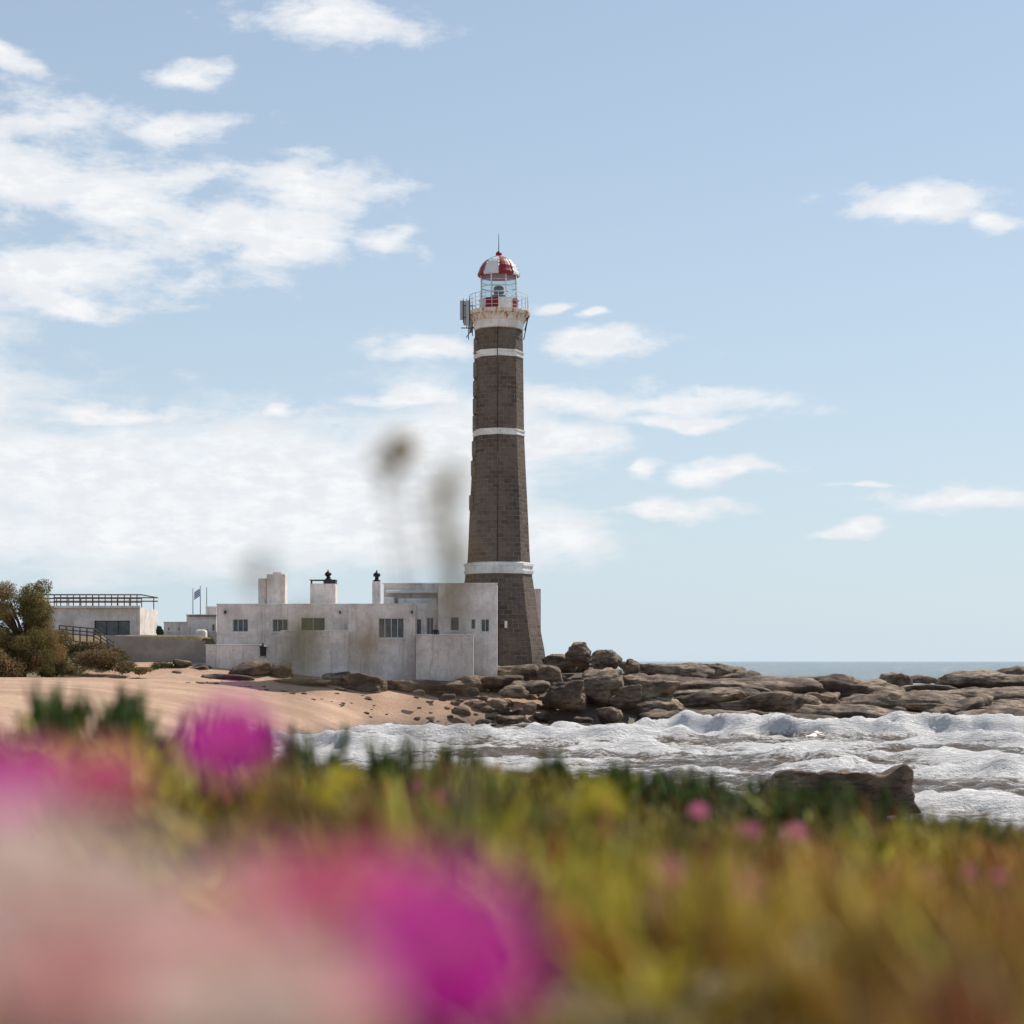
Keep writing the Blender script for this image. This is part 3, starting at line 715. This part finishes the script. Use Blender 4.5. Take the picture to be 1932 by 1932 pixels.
for (n,xf,a,b,sd,pw) in ((5200,lambda y:.34*y+.35,.45,8.6,1,.62),(2000,lambda y:0*y+3.2,-.6,8.2,2,1)):
    x,y,z=mat_patch(n,xf,a,b,sd,pw)
    k=7;x=np.repeat(x,k);y=np.repeat(y,k);z=np.repeat(z,k);m=len(x)
    clump=sstep(-.3,.3,fbm(x*2.2,y*2.2,0,201,2))
    x=x+rng.normal(0,.02,m);y=y+rng.normal(0,.02,m)
    dv=rng.normal(0,.62,(m,3));dv[:,2]=rng.uniform(.35,1.1,m);dv/=np.linalg.norm(dv,axis=1)[:,None]
    L=rng.uniform(.03,.075,m)*(.6+.75*clump);R=rng.uniform(.0045,.0085,m)
    zz=z+rng.uniform(-.01,.03,m)+.05*clump
    t=fbm(x*1.5,y*1.1,0,211,3)*1.3+.2*rng.normal(size=m)+.45*sstep(4.2,1.5,y)
    green=np.array([.10,.15,.025]);yg=np.array([.60,.54,.09]);br=np.array([.50,.30,.10]);rd=np.array([.40,.09,.06])
    g_=sstep(-.2,.35,t)[:,None];c=green[None]*(1-g_)+yg[None]*g_
    q=x/(.28*np.maximum(y,.4))
    wb=np.clip(sstep(.0,1.0,q+.35*fbm(x*2,y*2,0,231,2))*.8*sstep(5.2,2.6,y)+.5*(fbm(x*2.5,y*2,0,221,2)>.12),0,1)
    c=c*(1-wb)[:,None]+br[None]*wb[:,None]
    red=rng.uniform(0,1,m)<.08;c[red]=rd
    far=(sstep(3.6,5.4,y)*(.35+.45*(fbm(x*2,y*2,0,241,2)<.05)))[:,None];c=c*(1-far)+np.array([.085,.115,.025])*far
    c=np.minimum(c*np.exp(.3*rng.normal(size=m))[:,None],.8)
    V,F,C_=leaves(np.stack([x,y,zz],1),dv,L,R,rng.uniform(0,.35,m),c)
    Vs.append(V);Fs.append(F+off);Cs.append(C_);off+=len(V)
x=[];y=[]
for cx,cy,n,s in((-1.10,4.5,14,.06),(-.92,4.6,14,.05),(.15,6.0,9,.03),(.38,6.1,7,.04),(-.18,5.8,9,.035),(-.38,5.8,7,.05),(.55,6.3,8,.04),(.8,6.3,7,.07),(-.6,5.2,9,.04),(1.1,6.4,8,.1),(-.76,5.0,8,.04)):
    x+=list(rng.normal(cx,s,n));y+=list(rng.normal(cy,.12,n))
x=np.repeat(np.array(x),8);y=np.repeat(np.array(y),8);m=len(x)
x=x+rng.normal(0,.015,m);y=y+rng.normal(0,.02,m);z=bank(x,y)+rng.uniform(0,.13,m)
dv=rng.normal(0,.25,(m,3));dv[:,2]=1;dv/=np.linalg.norm(dv,axis=1)[:,None]
c=np.array([.09,.125,.03])*rng.uniform(.5,2.0,m)[:,None]
V,F,C_=leaves(np.stack([x,y,z],1),dv,rng.uniform(.05,.11,m),rng.uniform(.006,.010,m),rng.uniform(0,.2,m),c)
Vs.append(V);Fs.append(F+off);Cs.append(C_)
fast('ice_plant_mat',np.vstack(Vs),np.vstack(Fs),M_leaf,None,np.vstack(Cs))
n=4200;x,y,z=mat_patch(n,lambda y:.34*y+.5,.5,6.0,9,.7)
keep=rng.uniform(0,1,n)<(.2+.8*sstep(-.2,.8,x/(.28*np.maximum(y,.4))));x,y,z=x[keep],y[keep],z[keep];n=len(x)
dv=rng.normal(0,.6,(n,3));dv[:,2]=1;dv/=np.linalg.norm(dv,axis=1)[:,None]
c=np.array([.50,.36,.18])*rng.uniform(.5,1.2,n)[:,None]
V,F,C_=leaves(np.stack([x,y,z],1),dv,rng.uniform(.06,.14,n),rng.uniform(.0010,.0020,n),rng.uniform(-.3,.1,n),c)
fast('dry_grass',V,F,M_bush,None,C_)
# ---------------------------------------------------------------- flowers
def flower(P,r,tilt,az,col,npet=44,seed=0):
    g=np.random.default_rng(seed);V=[];F=[];C=[]
    Rm=Matrix.Rotation(az,3,'Z')@Matrix.Rotation(tilt,3,'X')
    Rm=np.array(Rm)
    for layer,(rl,el) in enumerate(((1,.12),(.9,.35),(.72,.6))):
        for i in range(npet//(1+layer//2)):
            a=2*math.pi*(i+g.uniform(-.3,.3))/ (npet//(1+layer//2));L=r*rl*g.uniform(.8,1.12);e=el+g.normal(0,.12);w=r*.055
            da=np.array([math.cos(a),math.sin(a),0]);db=np.array([-math.sin(a),math.cos(a),0]);o=len(V)
            for t,ww in ((.15,.7),(.55,1),(.9,1),(1.0,.3)):
                c=da*L*t*math.cos(e)+np.array([0,0,1])*L*(math.sin(e)*t-.15*t*t)
                V.append(c-db*w*ww);V.append(c+db*w*ww)
                k=g.uniform(.85,1.12);cc=np.array(col)*k if t>.3 else np.array(col)*.5+np.array([.5,.45,.4])*.5
                C.append(cc);C.append(cc)
            for j in range(3):F.append((o+2*j,o+2*j+1,o+2*j+3,o+2*j+2))
    for i in range(40):
        a=g.uniform(0,6.28);q=r*.2*math.sqrt(g.uniform(0,1));c=np.array([q*math.cos(a),q*math.sin(a),0]);o=len(V);s=r*.02
        for dx,dz in((-s,0),(s,0),(s*1.3,r*.22),(-s*1.3,r*.22)): V.append(c+np.array([dx,0,dz]));C.append(np.array([.7,.55,.12]))
        F.append((o,o+1,o+2,o+3))
    V=np.array(V)@Rm.T+np.array(P)
    g0=float(bank(np.array([P[0]]),np.array([P[1]]))[0]);o=len(V);st=[];m=5
    for j,tt in enumerate((0,.5,1)):
        for k in range(m):
            a=2*math.pi*k/m;rad_=r*.07*(1 if j<2 else 1.6);st.append((P[0]+rad_*math.cos(a),P[1]+rad_*math.sin(a)+.01*(1-tt),g0-.01+(P[2]-g0+.008)*tt));C.append(np.array([.12,.14,.04]))
    for j in range(2):
        for k in range(m):F.append((o+j*m+k,o+j*m+(k+1)%m,o+(j+1)*m+(k+1)%m,o+(j+1)*m+k))
    return np.vstack([V,np.array(st)]),np.array(F),np.array(C)
MAG=(.93,.05,.62);PNK=(.92,.22,.42);PALE=(.88,.72,.66);ROSE=(.88,.50,.50)
near=[(430,1395,1.20,.034,MAG,.8),(-20,1490,.90,.030,MAG,.8),(190,1470,1.0,.026,PNK,.7),(70,1450,1.15,.024,PNK,.7),
 (850,1770,.64,.032,MAG,.9),(735,1690,.76,.028,PNK,.7),(880,1870,.64,.026,MAG,.8),(790,1830,.7,.028,MAG,.8),
 (60,1640,.58,.029,PALE,.7),(210,1690,.58,.027,PALE,.6),(420,1780,.60,.026,ROSE,.7),(120,1850,.54,.028,ROSE,.7),(300,1900,.55,.026,PALE,.7),(600,1880,.60,.028,ROSE,.8),(590,1680,.76,.024,PNK,.7),(20,1760,.56,.026,PALE,.6),(480,1900,.56,.026,PALE,.6),(260,1790,.6,.024,ROSE,.6),(480,1640,.8,.018,ROSE,.6)]
for i,(u,v,d,r_,c,t) in enumerate(near):
    V,F,C_=flower((sx(u,d),d,sz(v,d)),r_,t,rng.uniform(-.7,.7),c,44,i)
    fast('pale_flower' if c is PALE else 'pink_flower',V,F,M_petal,None,C_,False)
far=[(1400,1700,1.9,.030),(1250,1650,2.3,.030),(1480,1715,1.9,.020),(1850,1765,1.9,.022),(1320,1530,4.2,.026),(1415,1568,3.8,.024),(1500,1575,3.6,.028),(1830,1645,3.4,.020),(1755,1648,3.2,.018),(830,1523,4.0,.022),(1240,1720,2.0,.016),(1560,1700,2.2,.018),(790,1518,4.4,.020),(1890,1655,3.2,.018),(1580,1615,3.6,.018)]
Vs=[];Fs=[];Cs=[];off=0
for i,(u,v,d,r_) in enumerate(far):
    x=sx(u,d);z=max(sz(v,d),float(bank(np.array([x]),np.array([d]))[0])+.10)
    V,F,C_=flower((x,d,z),r_,.8,0,(.90,.28,.48),36,50+i);Vs.append(V);Fs.append(F+off);Cs.append(C_);off+=len(V)
g=np.random.default_rng(44)
for i in range(60):
    y=g.uniform(.8,6.5);x=g.choice([-1,1])*(.36*y+g.uniform(.2,2));z=float(bank(np.array([x]),np.array([y]))[0])+.09
    V,F,C_=flower((x,y,z),.03,.3,g.uniform(-2,2),MAG,30,150+i);Vs.append(V);Fs.append(F+off);Cs.append(C_);off+=len(V)
fast('ice_plant_flowers',np.vstack(Vs),np.vstack(Fs),M_petal,None,np.vstack(Cs),False)
Vs=[];Fs=[];Cs=[];off=0
for i,(u,v,d,r_) in enumerate([(1130,1500,2.9,.030),(1095,1520,2.9,.020),(650,1470,2.8,.026),(1165,1525,2.7,.018),(615,1500,2.6,.020)]):
    x=sx(u,d);z=max(sz(v,d),float(bank(np.array([x]),np.array([d]))[0])+.10)
    V,F,C_=flower((x,d,z),r_,.8,0,(.72,.60,.05),36,250+i);Vs.append(V);Fs.append(F+off);Cs.append(C_);off+=len(V)
fast('yellow_flowers',np.vstack(Vs),np.vstack(Fs),M_petal,None,np.vstack(Cs),False)
S=empty('dry_seed_stalks');seg=[];cent=[];rad=[]
for (u,v,d,s) in ((755,850,1.7,.013),(712,868,1.7,.006),(735,905,1.6,.006),(850,905,1.4,.009),(828,955,1.3,.008),(845,1030,1.3,.010),(868,1075,1.3,.008),(850,1140,1.5,.011),(490,1085,1.3,.008),(575,1195,1.3,.011),(690,1215,1.6,.010),(560,1260,1.3,.008)):
    P=Vector((sx(u,d),d,sz(v,d)));bx_=sx(u*.35+800*.65,d);b0=Vector((bx_,d,float(bank(np.array([bx_]),np.array([d]))[0])))
    m=b0.lerp(P,.55)+Vector((.02*(1 if u>700 else -1),0,.02))
    seg+=[(b0,m,.0018,.0014),(m,P,.0014,.001)]
    cent.append(tuple(P));rad.append((s,s,s*1.3))
tubes('stems',seg,.001,M_wood,S,5)
V,F,c=leafmass(cent,rad,1300,.010,[(.30,.26,.10),(.36,.26,.11)],77)
fast('seed_heads',V,F,M_bush,S,c,False)
# ---------------------------------------------------------------- world
w=bpy.data.worlds.new('World');scn.world=w;w.use_nodes=True
t=NT(w.node_tree);bg=w.node_tree.nodes['Background']
AZ,EL=math.radians(44),math.radians(50)
sky=t.add('ShaderNodeTexSky',sky_type='NISHITA',sun_disc=False,sun_elevation=EL,sun_rotation=AZ,air_density=1.0,dust_density=.6,ozone_density=2.0,altitude=0)
tc=t.add('ShaderNodeTexCoord').outputs['Generated']
xyz=t.add('ShaderNodeSeparateXYZ',{0:tc})
az=t.math('ARCTAN2',xyz.outputs[0],xyz.outputs[1]);el=t.math('ARCSINE',xyz.outputs[2])
vec=t.add('ShaderNodeCombineXYZ',{0:az,1:el}).outputs[0]
nv=t.add('ShaderNodeVectorMath',{0:vec,1:(1,2.3,1)},operation='MULTIPLY').outputs[0]
wn=t.add('ShaderNodeTexNoise',{'Vector':nv,'Scale':14,'Detail':3})
wo=t.add('ShaderNodeVectorMath',{0:wn.outputs['Color'],1:(.5,.5,.5)},operation='SUBTRACT').outputs[0]
wo=t.add('ShaderNodeVectorMath',{0:wo,1:(.10,.026,0)},operation='MULTIPLY').outputs[0]
vv=t.add('ShaderNodeVectorMath',{0:vec,1:wo},operation='ADD').outputs[0]
def group(bl):
    cur=None
    for (u,v,rx,ry) in bl:
        a=math.atan((u-966)*K);e=math.atan((1247-v)*K*math.cos(a));ra=rx*K*1.18;re=ry*K*1.18
        m=t.add('ShaderNodeVectorMath',{0:vv,1:(1/ra,1/re,0),2:(-a/ra,-e/re,0)},operation='MULTIPLY_ADD').outputs[0]
        l=t.add('ShaderNodeVectorMath',{0:m},operation='LENGTH').outputs['Value']
        cur=l if cur is None else t.math('SMOOTH_MIN',cur,l,.35)
    return cur
G1=[(640,30,170,48),(20,115,50,28),(375,145,75,24),(110,235,150,55),(30,320,170,120),(340,250,120,32),(240,375,200,68),(590,350,165,42),(430,425,200,66),(540,480,100,44),(735,460,100,38),(130,525,250,58),(110,575,80,34),(820,658,95,30),(1130,655,170,26),(760,750,160,26),(1100,755,150,38),(1300,755,200,24),(1300,790,120,16),(1220,878,45,18),(1405,882,95,20),(1245,953,130,24),(1800,945,160,28),(1595,1002,70,16),(1150,600,28,12),(1050,592,45,10),(1760,375,180,26),(1900,410,50,24),(190,780,200,26),(530,770,50,12),(1600,915,90,10)]
G2=[(120,890,330,100),(520,900,370,115),(820,860,200,115),(350,990,540,80),(1040,1010,100,46),(700,1000,270,70),(1050,840,90,40),(-300,700,300,150)]
nz=t.noise(nv,15,6,.62,.3);nz2=t.noise(nv,50,4,.65)
nn=t.math('ADD',t.math('MULTIPLY_ADD',nz,2.3,-1.15),t.math('MULTIPLY_ADD',nz2,1.2,-.6))
def dens(l,lo,hi,mx,g=1.0):
    d_=t.math('MULTIPLY_ADD',nn,g,t.math('SUBTRACT',1.0,l));return t.rng(d_,lo,hi,0,mx)
a1=dens(group(G1),-.10,.75,.98);a2=dens(group(G2),-.35,.60,.93,.8)
rest=t.math('MULTIPLY',t.rng(t.noise(nv,3.2,5,.6),.56,.72,0,.8),t.rng(t.math('ABSOLUTE',az),.34,.6))
al=t.math('MAXIMUM',t.math('MAXIMUM',a1,a2),rest)
hz=t.math('MULTIPLY_ADD',t.math('POWER',2.718,t.math('MULTIPLY',t.math('MAXIMUM',el,0.0),-4.5)),.66,.26)
SKS=.105
skyc=t.mix(hz,sky.outputs[0],(5.9,7.1,8.1))
cc=t.mix(t.rng(nz2,.35,.62),(9.1,9.15,9.3),(8.0,8.2,8.5))
c=t.mix(al,skyc,cc)
t.l.new(c,bg.inputs[0]);bg.inputs[1].default_value=SKS
L=bpy.data.lights.new('sun','SUN');L.energy=5.0;L.angle=math.radians(.5);L.color=(1,.94,.86)
so=bpy.data.objects.new('sun',L);link(so)
s=Vector((math.sin(AZ)*math.cos(EL),math.cos(AZ)*math.cos(EL),math.sin(EL)))
so.rotation_euler=s.to_track_quat('Z','Y').to_euler()
cam=bpy.data.cameras.new('camera');co=bpy.data.objects.new('camera',cam);link(co)
co.location=(0,0,EYE);co.rotation_euler=(math.radians(90),0,0)
cam.sensor_width=36;cam.lens=36/(1932*K);cam.shift_y=(1247-966)/1932
cam.clip_start=.05;cam.clip_end=30000
cam.dof.use_dof=True;cam.dof.focus_distance=150;cam.dof.aperture_fstop=2.0
scn.camera=co
scn.view_settings.view_transform='Standard';scn.view_settings.look='None';scn.view_settings.exposure=0
